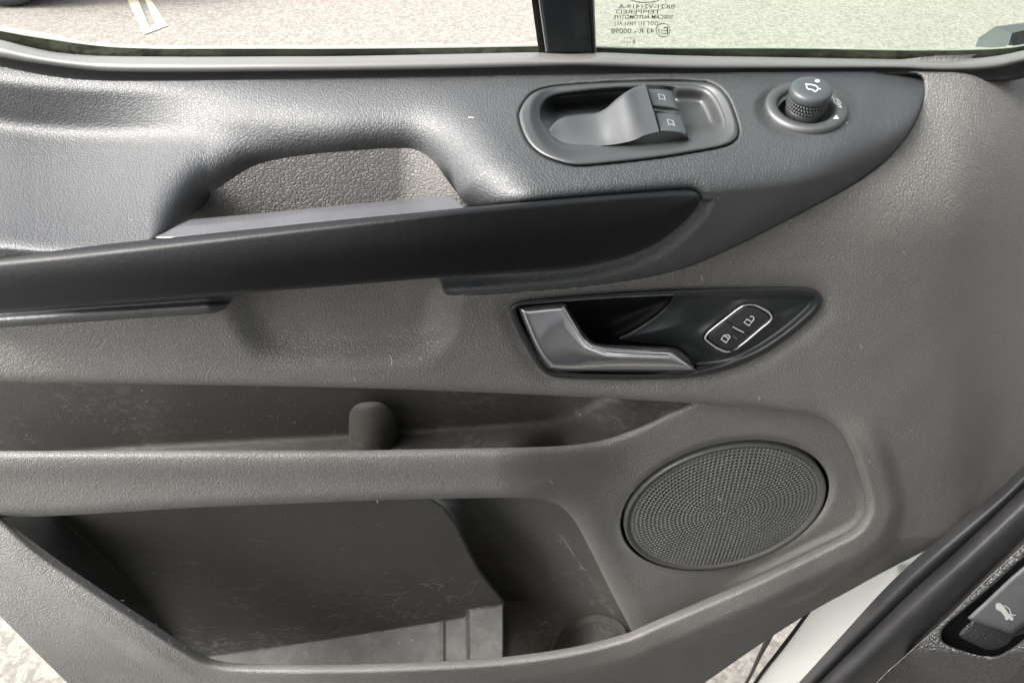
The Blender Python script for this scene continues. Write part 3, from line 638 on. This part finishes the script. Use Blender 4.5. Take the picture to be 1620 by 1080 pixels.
# knurled band: rows of small raised studs
V=[];F=[]
NS=40
for row in range(3):
    for s in range(NS):
        a0=(s+.5*(row%2))*2*math.pi/NS; dth=math.pi/NS*.82; h0=.0024+row*.0024; h1=h0+.0021
        b0=len(V)
        for (a,h,r) in [(a0-dth,h0,RD*.465),(a0+dth,h0,RD*.465),(a0+dth,h1,RD*.465),(a0-dth,h1,RD*.465),(a0-dth*.45,h0+.0007,RD*.50),(a0+dth*.45,h0+.0007,RD*.50),(a0+dth*.45,h1-.0007,RD*.50),(a0-dth*.45,h1-.0007,RD*.50)]:
            V.append(c3+r*(math.cos(a)*e1+math.sin(a)*e2)+h*nv)
        F+=[tuple(b0+i for i in f) for f in [(4,5,6,7),(0,1,5,4),(1,2,6,5),(2,3,7,6),(3,0,4,7)]]
mesh('knob_knurling',V,F,M['button'],md,smooth=False)
lathe('knob_cap',md,M['switch'],c3,e1,e2,nv,[(RD*.45,.002),(RD*.45,.0097),(RD*.485,.0101),(RD*.50,.0112),(RD*.50,.0135),(RD*.48,.0152),(RD*.43,.0162),(RD*.3,.0167),(.0001,.0168)],64)
topn=c3+nv*.0173; t3=lambda u,v:PP(u,v,topn,nv)
def zz(x,y,zx,zy,s): return (zx+x/s,zy+y/s)
z5=lambda pts:[zz(x,y,1180,100,8.305) for x,y in pts]
marks('mirror_symbol',md,M['print'],[(cr(z5([(800,285),(860,283),(920,300),(945,330),(935,360),(910,378),(880,352),(840,345),(812,340),(795,315)]),True,3),1.6,True),(z5([(800,290),(790,268)]),2.6,False),(z5([(945,338),(985,340)]),1.8,False)],[[zz(938+32*math.cos(a),235+20*math.sin(a),1180,100,8.305) for a in th[::3]]],to3=t3)
rimn=c3+nv*.0038; t4=lambda u,v:PP(u,v,rimn,nv)
marks('dial_symbol',md,M['print'],[(z5([(1150,465),(1160,510),(1185,540),(1230,545),(1245,525),(1215,485),(1180,470)]),1.1,False),(z5([(1210,570),(1262,578)]),1.4,False),(z5([(1238,548),(1255,590)]),1.1,False),(z5([(1188,500),(1222,535)]),1.,False)],[z5([(1145,730),(1190,683),(1222,730)])],to3=t4)
# ---- inner door release
cav=cr([(817,494),(820,485),(835,480),(893,474.5),(893,474.5),(989,468.5),(1068,465),(1068,465),(1058,481),(1033,503),(1001,523.4),(978,536),(1010,541),(1060,546),(1080,556),(1096,572),(1101,584),(1094,590),(1050,591.5),(957,591),(881,589.5),(862,581),(846,557),(830,525)],closed=True,n=4)
def YR(u,v):
    y=YA0(u,v); d=sdf(u,v,rel_out)
    y=y-.0025+rnd(d,6,.003)+.0065*sm(d,7,20)+.004*sm(d,20,60)
    c=-sdf(u,v,cav); y=y+.006*(1-sm(c,0,40))*sm(u,930,980)*sm(v,470,490)*sm(d,8,24)+rnd(c,4,.0015)
    # swell round the lock buttons
    lx=(u-1168)*.83+(v-519)*-.555; ly=(u-1168)*.555+(v-519)*.83
    y=y-.0035*np.exp(-np.clip(sdf(u,v,lockout),-99,0)**2/90)
    return y
lockz=[(245,720),(300,640),(430,533),(550,440),(680,338),(800,250),(865,215),(930,205),(1010,210),(1100,245),(1180,290),(1250,335),(1290,400),(1282,440),(1240,490),(1130,580),(1000,690),(880,790),(780,865),(710,915),(650,940),(560,945),(480,915),(400,875),(300,800),(252,760)]
lock=cr([zz(x,y,1090,460,9.82) for x,y in lockz],True,3)
lc=lock.mean(0); lockout=lc+(lock-lc)*1.06; lockin=lc+(lock-lc)*.93
M['bezel']=plastic('dark_slate_bezel_plastic',(.018,.021,.022),.40,.5,fine=.00005,ior=1.55,speck=.03)
rb=field('release_bezel',door,M['bezel'],lambda u,v:np.minimum(np.minimum(sdf(u,v,rel_out),-sdf(u,v,cav)),-sdf(u,v,lockin)),YR,(800,448,1305,606),1.7,.010)
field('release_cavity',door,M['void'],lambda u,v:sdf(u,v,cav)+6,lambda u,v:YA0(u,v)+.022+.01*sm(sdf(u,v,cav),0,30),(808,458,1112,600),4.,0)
lev=cr([(821.5,491),(824,486.5),(847,484),(885,480.3),(893.5,481),(899,488),(912,508),(926,528.5),(938,540),(946,542.8),(964,544.5),(1014,547),(1050,548),(1066,550),(1077,555.5),(1090,566.5),(1098,579),(1096.5,585.5),(1088,588),(1052,588.5),(957,588),(882,586),(866,579),(850,557),(835,526)],closed=True,n=5)
def YL(u,v):
    d=sdf(u,v,lev)
    y=YA0(u,v)-.006
    # paddle: dished top-left, sweeping arm with a proud ridge
    arm=sm(u+(v-540)*.35,850,1010)
    t=(v-interp(u,[(820,485),(893,481),(926,528),(960,544),(1060,549),(1098,578)]))/np.maximum(interp(u,[(820,493),(850,557),(880,586),(1098,588)])-interp(u,[(820,485),(893,481),(926,528),(960,544),(1060,549),(1098,578)]),6)
    y=y-arm*(.0075*np.sin(np.pi*np.clip(t,0,1))**.8)
    y=y+(1-arm)*(.0*np.exp(-(((u-868)/32)**2+((v-512)/24)**2))-.0030*sm(u-(v-484)*.55,900,870)*0)
    y=y+rnd(d,11,.0075)
    return y
field('release_lever',door,M['chrome'],lambda u,v:sdf(u,v,lev),YL,(816,476,1102,592),1.3,.008)
# lock and unlock buttons inside a bright ring
Yl=lambda u,v:YR(u,v)
def ring3(poly,off): 
    return P(poly[:,0],poly[:,1],YA0(poly[:,0],poly[:,1])+off)
base_off=float(YR(np.array([1240.]),np.array([520.]))[0]-YA0(np.array([1240.]),np.array([520.]))[0])
lb=tube('lock_switch_ring',door,M['ring'],ring3(lc+(lock-lc)*.985,.0015),.0008,True,10)
field('lock_switch_gap',lb,M['void'],lambda u,v:sdf(u,v,lockout),lambda u,v:YA0(u,v)+.0022,(1105,475,1228,562),3.,0)
dA,dB=zz(560,455,1090,460,9.82),zz(1000,705,1090,460,9.82)
def side(u,v):
    return ((u-dA[0])*(dB[1]-dA[1])-(v-dA[1])*(dB[0]-dA[0]))/math.hypot(dB[0]-dA[0],dB[1]-dA[1])
notch=cr([zz(x,y,1090,460,9.82) for x,y in [(655,530),(870,640),(850,672),(815,672),(680,600)]],True,2)
inn=lc+(lock-lc)*.905
Ybt=lambda u,v:YA0(u,v)+.0012-.0012*np.clip(sdf(u,v,inn)/22,0,1)+rnd(sdf(u,v,inn),2.5,.0012)
ub=field('unlock_button',door,M['button'],lambda u,v:np.minimum(np.minimum(sdf(u,v,inn),side(u,v)-.55),-sdf(u,v,notch)),Ybt,(1108,478,1224,560),1.3,.003)
kb=field('lock_button',door,M['button'],lambda u,v:np.minimum(np.minimum(sdf(u,v,inn),-side(u,v)-.55),-sdf(u,v,notch)),Ybt,(1108,478,1224,560),1.3,.003)
z8=lambda pts:[zz(x,y,1090,460,9.82) for x,y in pts]
tl=lambda u,v:P(u,v,YA0(u,v)-.0008)
marks('unlock_symbol',ub,M['print'],[(z8([(855,490),(935,540),(975,482),(900,437)]),2.4,True),(cr(z8([(972,485),(1003,450),(1008,425),(995,402),(970,395),(948,408)]),False,3),2.0,False)],to3=tl)
marks('lock_symbol',kb,M['print'],[(z8([(500,750),(578,805),(618,745),(538,690)]),2.3,True),(cr(z8([(545,695),(575,685),(605,682),(628,700),(632,722),(622,745)]),False,3),2.0,False)],to3=tl)
marks('lock_light',kb,M['printdim'],[(z8([(660,705),(690,695),(750,735),(748,755),(740,760)]),.8,False)],[z8([(680,712),(695,703),(748,738),(740,752)])],to3=tl)
marks('indicator_bar',kb,M['ring'],[],[z8([(668,548),(690,548),(862,636),(850,655),(825,652),(672,572)])],to3=lambda u,v:P(u,v,YA0(u,v)+.0002))
# ---- speaker
spk=grid('speaker_grille_ring',door,M['grillering'],[ring(SR*a,SZ*a,h) for a,h in [(1.0,-.012),(1.0,.001),(.992,.0026),(.978,.0030),(.962,.0022),(.945,.0005)]],closed=True)
grid('speaker_gap',spk,M['void'],[ring(SR*a,SZ*a,h) for a,h in [(1.04,.0008),(1.02,-.006),(1.0,-.012),(.5,-.014),(.01,-.014)]],closed=True)
V=[];F=[];K=23; 
def gp3(r,a):
    h=.0008+.0035*(1-(r/K)**2); q=r/(K+.5)*.945
    return sc3+SR*q*math.cos(a)*s1+SZ*q*math.sin(a)*s2+h*spn
V.append(gp3(0,0)); 
HN=8
for k in range(1,K+1):
    n=6*k
    for s in range(n):
        a=(s+.5*(k%2))*2*math.pi/n; da=math.pi/n; b0=len(V); hr=.37 if k<K-1 else .27
        outerp=[]
        for i in range(HN):
            t=2*math.pi*(i+.5)/HN; c,s_=math.cos(t),math.sin(t); m=1/max(abs(c),abs(s_))
            V.append(gp3(k+.5*c*m,a+da*s_*m))
        for i in range(HN):
            t=2*math.pi*(i+.5)/HN; V.append(gp3(k+hr*math.cos(t),a+hr*2*da*math.sin(t)))
        for i in range(HN):
            t=2*math.pi*(i+.5)/HN; V.append(gp3(k+hr*.9*math.cos(t),a+hr*1.8*da*math.sin(t))-.0012*spn)
        for i in range(HN):
            j=(i+1)%HN; F.append((b0+i,b0+j,b0+HN+j,b0+HN+i)); F.append((b0+HN+i,b0+HN+j,b0+2*HN+j,b0+2*HN+i))
cen=[gp3(.5,2*math.pi*i/12) for i in range(12)]; b0=len(V); V+=cen; F+=[(0,b0+i,b0+(i+1)%12) for i in range(12)]
gm=mesh('speaker_grille',V,F,M['grille'],spk,smooth=False); gm['label']='perforated round speaker mesh with rings of small holes'
# stray lint on the plastic
rl=random.Random(5)
def lint(u,v,ln,ang,bend,f):
    p=[]
    for k in range(7):
        t=k/6-.5; a=math.radians(ang); x=t*ln; y=bend*(4*t*t-1)
        p.append((u+x*math.cos(a)-y*math.sin(a),v+x*math.sin(a)+y*math.cos(a)))
    marks('lint_fibre',door,M['print'],[(p,.9,False)],to3=f)
fA=lambda u,v:P(u,v,YA(u,v)-.0006); fB=lambda u,v:P(u,v,YB(u,v)-.0006); fD=lambda u,v:P(u,v,YD(u,v)-.0006)
for a in [(1358,281,9,110,1,fA),(1362,548,8,80,0,fA),(1201,630,7,75,0,fA),(617,570,16,80,3,fA),(665,568,5,20,1,fA),(560,600,6,60,1,fA),(1110,440,9,80,1,fA),(1430,400,4,30,1,fA),(1442,681,3,10,0,fA),(1375,730,4,60,1,fA),(871,763,8,50,2,fB),(596,793,6,60,1,fB),(745,186,9,3,0,fD),(640,320,0.1,0,0,fD)]:
    if a[2]>1: lint(*a)
for k in range(16):
    t=rl.random(); lint(100+t*190+rl.uniform(-6,6),897+t*140+rl.uniform(-10,2)-5,rl.uniform(2,5),rl.uniform(0,180),1,fA)
M['scratch']=plastic('pale_scratched_plastic',(.20,.195,.18),.7,.2,mottle=.3)
fC=lambda u,v:P(u,v,YC2(u,v)-.0006); fC1=lambda u,v:P(u,v,YC1(u,v)-.0006)
def scratches(n,region,angm,angs,lmax,f,wmax=.9):
    S=[]
    for _ in range(n):
        u,v=region(); ln=rl.uniform(2,lmax)*rl.uniform(.3,1); a=math.radians(rl.gauss(angm,angs)); b=rl.uniform(-.12,.12)*ln
        p=[(u+(t*ln)*math.cos(a)-b*(4*t*t-1)*math.sin(a),v+(t*ln)*math.sin(a)+b*(4*t*t-1)*math.cos(a)) for t in np.linspace(-.5,.5,6)]
        S.append((p,rl.uniform(.25,wmax),False))
    o=marks('scratch_marks',door,M['scratch'],S,to3=f); o['kind']='stuff'
def blot(n,region,f):
    S=[]
    for _ in range(n):
        u,v=region(); r=rl.uniform(.8,2.2)
        for k in range(int(5*r)):
            S.append(([(u+rl.gauss(0,r)+d*1.2,v+rl.gauss(0,r*.5)-d*.3) for d in (-1,0,1.)],rl.uniform(.2,.5),False))
    o=marks('dust_smears',door,M['scratch'],S,to3=f); o['kind']='stuff'
def reg_low():
    u=rl.uniform(260,760); b=1043-(u-300)*.152; return u,b-8-abs(rl.gauss(0,45))
def reg_cup():
    v=rl.uniform(850,1000); return min(905+ (v-850)*.55+rl.gauss(0,28),890+(v-850)*.66),v
def reg_up():
    return rl.choice([rl.gauss(140,40),rl.gauss(440,70),rl.uniform(0,540)]),rl.uniform(618,685)
scratches(150,reg_low,-14,22,34,fC); scratches(90,reg_cup,48,30,22,fC); scratches(45,reg_up,-10,40,14,fC1,.7)
blot(5,reg_low,fC); blot(3,reg_cup,fC); blot(2,reg_up,fC1)
# ------------------------------------------------------------------ the van body seen bottom right
body=empty('van',(.5,.35,.2),'white van body edge with black weatherstrip and pebbled dark dash corner','van body')
def surf_strip(name,parent,mat,A,B,n=120,m=12,back=.0):
    A=smooth_curve(A,n); B=smooth_curve(B,n); rows=[]
    for t in np.linspace(0,1,m+1):
        r=A*(1-t)+B*t; rows.append(P(r[:,0],r[:,1],r[:,2]))
    if back: rows.append(P(B[:,0],B[:,1],B[:,2]+back)); rows.insert(0,P(A[:,0],A[:,1],A[:,2]+back))
    return grid(name,parent,mat,rows)
# white aperture panel (left edge -> right edge), behind the door card
surf_strip('body_panel',body,M['white'],[(1130,1180,.46),(1193,1081,.46),(1235,1027,.462),(1277,970,.466),(1330,895,.475),(1400,800,.49)],[(1220,1180,.395),(1300,1081,.405),(1370,1003,.415),(1440,925,.425),(1500,862,.44)],m=16,back=.03)
surf_strip('panel_flange',body,M['edge'],[(1100,1200,.47),(1176,1081,.47),(1196,1040,.472),(1214,1000,.475),(1240,940,.48)],[(1115,1200,.472),(1183,1081,.472),(1204,1040,.474),(1226,1000,.477),(1250,940,.482)],m=3,back=.02)
surf_strip('panel_fold',body,M['rubber'],[(1128,1180,.458),(1190,1081,.458),(1232,1025,.461),(1273,970,.465),(1330,885,.474)],[(1134,1180,.457),(1196,1081,.457),(1240,1025,.460),(1285,970,.464),(1345,885,.473)],m=4,back=.01)
# weatherstrip
wl=[(1170,1180,.372),(1262,1081,.375),(1333,1003,.382),(1403,927,.39),(1480,856,.398),(1573,780,.41),(1613,742,.415),(1700,660,.425)]
wm=[(1205,1180,.372),(1292,1081,.375),(1360,1013,.381),(1440,935,.388),(1520,863,.396),(1620,768,.409),(1710,680,.42)]
wn=[(1207,1180,.372),(1294,1081,.375),(1362.5,1013,.381),(1442.5,935,.388),(1522.5,863,.396),(1622.5,768,.409),(1712,680,.42)]
wr=[(1300,1180,.362),(1384,1081,.365),(1432,1036,.369),(1500,975,.374),(1550,925,.379),(1622,858,.387),(1720,760,.40)]
def weather():
    A,B,Bn,Cc=[smooth_curve(x,140) for x in (wl,wm,wn,wr)]; rows=[]
    rows.append(P(A[:,0],A[:,1],A[:,2]+.02))
    for t in np.linspace(0,1,14):
        r=A*(1-t)+B*t; rows.append(P(r[:,0],r[:,1],r[:,2]+.010*(1-t)**2.2-.006*math.sin(math.pi*t)*t))
    rows.append(P(B[:,0]+1,B[:,1],B[:,2]+.004))
    for t in np.linspace(0,1,22):
        r=Bn*(1-t)+Cc*t; rows.append(P(r[:,0],r[:,1],r[:,2]-.016*math.sin(math.pi*t**.8)+.010*t**6))
    rows.append(P(Cc[:,0]+1,Cc[:,1],Cc[:,2]+.02))
    return grid('weatherstrip',body,M['weather'],rows)
weather()
# dash corner with the bonnet release
rec=cr([(1720,805),(1720,805),(1622,880),(1570,926),(1530,960),(1497,988),(1489,1003),(1493,1015),(1515,1026),(1550,1036),(1575,1037.5),(1595,1028),(1622,1009),(1720,930),(1720,930)],closed=True,n=5)
dpoly=np.vstack([smooth_curve([(a+2,b) for a,b,_ in wr],40),[(1740,1180),(1300,1200)]])
def YK(u,v):
    s=((u-1384)*.69+(v-1081)*.72)/1.0         # distance right/below of the weatherstrip edge
    y=.366-.00042*np.clip(s,0,140)+.0006*np.clip(v-1030,0,200)*(1-sm(sdf(u,v,rec),-30,0)*0)
    y=y+.0001*np.clip(1000-v,0,300)
    d=-sdf(u,v,rec); y=y+.010*sm(d,34,80)*sm(v,985,1040)+rnd(d,7,.003)
    y=y+.004*np.sin(np.clip(s-60,0,400)/36.)*sm(d,40,90)
    y=y+rnd(s,10,.005)
    return y
dt=field('dash_corner',body,M['dash'],lambda u,v:np.minimum(sdf(u,v,dpoly),-sdf(u,v,rec)),YK,(1290,840,1740,1180),2.6,.012)
field('lever_recess',body,M['void'],lambda u,v:sdf(u,v,rec)+5,lambda u,v:YK(u,v)*0+.372-.004*sm(v,960,1040),(1478,795,1730,1048),3.,0)
padp=cr([(1517,1005),(1525,992),(1540,978),(1540,978),(1700,985),(1700,985),(1612,1004),(1595,1018),(1575,1026.5),(1558,1026),(1540,1018)],closed=True,n=4)
field('finger_pad',body,M['dash'],lambda u,v:sdf(u,v,padp),lambda u,v:.3665+rnd(sdf(u,v,padp),8,.004)-.0001*(v-1000),(1510,974,1706,1030),2.4,.008)
levp=cr([(1533,979),(1534,973),(1560,949),(1595,916),(1625,890),(1720,805),(1720,805),(1760,900),(1760,900),(1660,962),(1622,988),(1606,999.5),(1597,1001),(1580,995),(1555,987)],closed=True,n=4)
hl=field('bonnet_release_lever',body,M['lever'],lambda u,v:sdf(u,v,levp),lambda u,v:.352-.00006*(u-1580)+.0001*(990-v)+rnd(sdf(u,v,levp),8,.0045),(1526,800,1740,1006),2.,.010)
z2=lambda pts:[zz(x,y,1440,860,4.911) for x,y in pts]
marks('bonnet_symbol',hl,M['print'],[(cr(z2([(725,478),(755,490),(775,515),(778,540)]),False,3),1.6,False),(z2([(765,545),(820,553)]),1.4,False),(z2([(778,535),(800,560)]),1.6,False)],
 [z2([(662,470),(680,455),(705,462),(722,480),(770,545),(800,570),(803,590),(785,595),(765,580),(755,592),(738,588),(735,565),(700,520),(680,515),(664,500)])],to3=lambda u,v:P(u,v,.352-.00006*(u-1580)+.0001*(990-v)-.0006))
def box_mesh(name,parent,mat,lo,hi,bev=.03):
    x0,y0,z0=lo;x1,y1,z1=hi
    v=np.array([(x0,y0,z0),(x1,y0,z0),(x1,y1,z0),(x0,y1,z0),(x0,y0,z1),(x1,y0,z1),(x1,y1,z1),(x0,y1,z1)],float)
    o=mesh(name,v,[(0,3,2,1),(4,5,6,7),(0,1,5,4),(1,2,6,5),(2,3,7,6),(3,0,4,7)],mat,parent,smooth=False)
    md_=o.modifiers.new('b','BEVEL'); md_.width=bev; md_.segments=4; return o
box_mesh('added_dash_blocker',body,M['dash'],(.44,-.7,.98),(1.2,.37,1.36),.06)  # unseen block, added to keep light off the right of the door
box_mesh('added_roof_blocker',body,M['fabric'],(-.40,-1.7,1.95),(1.2,-.05,2.0),.02)  # unseen slab, added to cut sun and sky on the right side
box_mesh('added_pillar_blocker',body,M['dash'],(.50,.16,1.2),(.64,.44,1.95),.03)  # added out of view to darken the right end of the trim
box_mesh('added_low_dash_blocker',body,M['dash'],(.66,-.6,.45),(1.2,.38,.93),.05)  # unseen lower block, added to hold back light from the right
box_mesh('added_dark_floor',body,M['dash'],(-2.6,-1.7,.40),(1.1,.18,.46),.01)  # unseen slab, added so the plastics reflect something dark
seat=empty('added_dark_seat',(-.1,-.25,.46),'unseen dark seat shape added to darken reflections in the door','seat')  # seat shape added out of view for dark reflections and less bounce light
box_mesh('added_seat_cushion',seat,M['fabric'],(-.42,-.62,.68),(.16,.12,.88),.06)
box_mesh('added_seat_base',seat,M['void'],(-.34,-.52,.46),(.10,.04,.68),.02)
# ------------------------------------------------------------------ parked car far left
car=empty('parked_car',(-2.9,4.6,0),'dark wheel and grey lower bodywork of a car parked beyond the open window','car')
p0=G(np.array([20.]),np.array([18.]))[0]
wx,wy=p0[0]-.05,p0[1]+.05
wc=(wx,wy+.10,.31); 
tyr=lathe('tyre',car,M['tyre'],wc,(1,0,0),(0,0,1),(0,-1,0),[(.19,.085),(.21,.10),(.27,.11),(.30,.09),(.31,.05),(.31,-.05),(.30,-.09),(.2,-.1)],48)
lathe('wheel_rim',car,M['carpaint'],wc,(1,0,0),(0,0,1),(0,-1,0),[(.20,.085),(.19,.06),(.12,.055),(.07,.075),(.001,.08)],40)
box_mesh('car_body',car,M['carpaint'],(wx-2.6,wy+.02,.22),(wx+.75,wy+1.7,.85),.18)
box_mesh('car_sill',car,M['tyre'],(wx-2.3,wy+.10,.14),(wx-.42,wy+.5,.30),.04)
print('polys',sum(len(o.data.polygons) for o in bpy.data.objects if o.type=='MESH'))
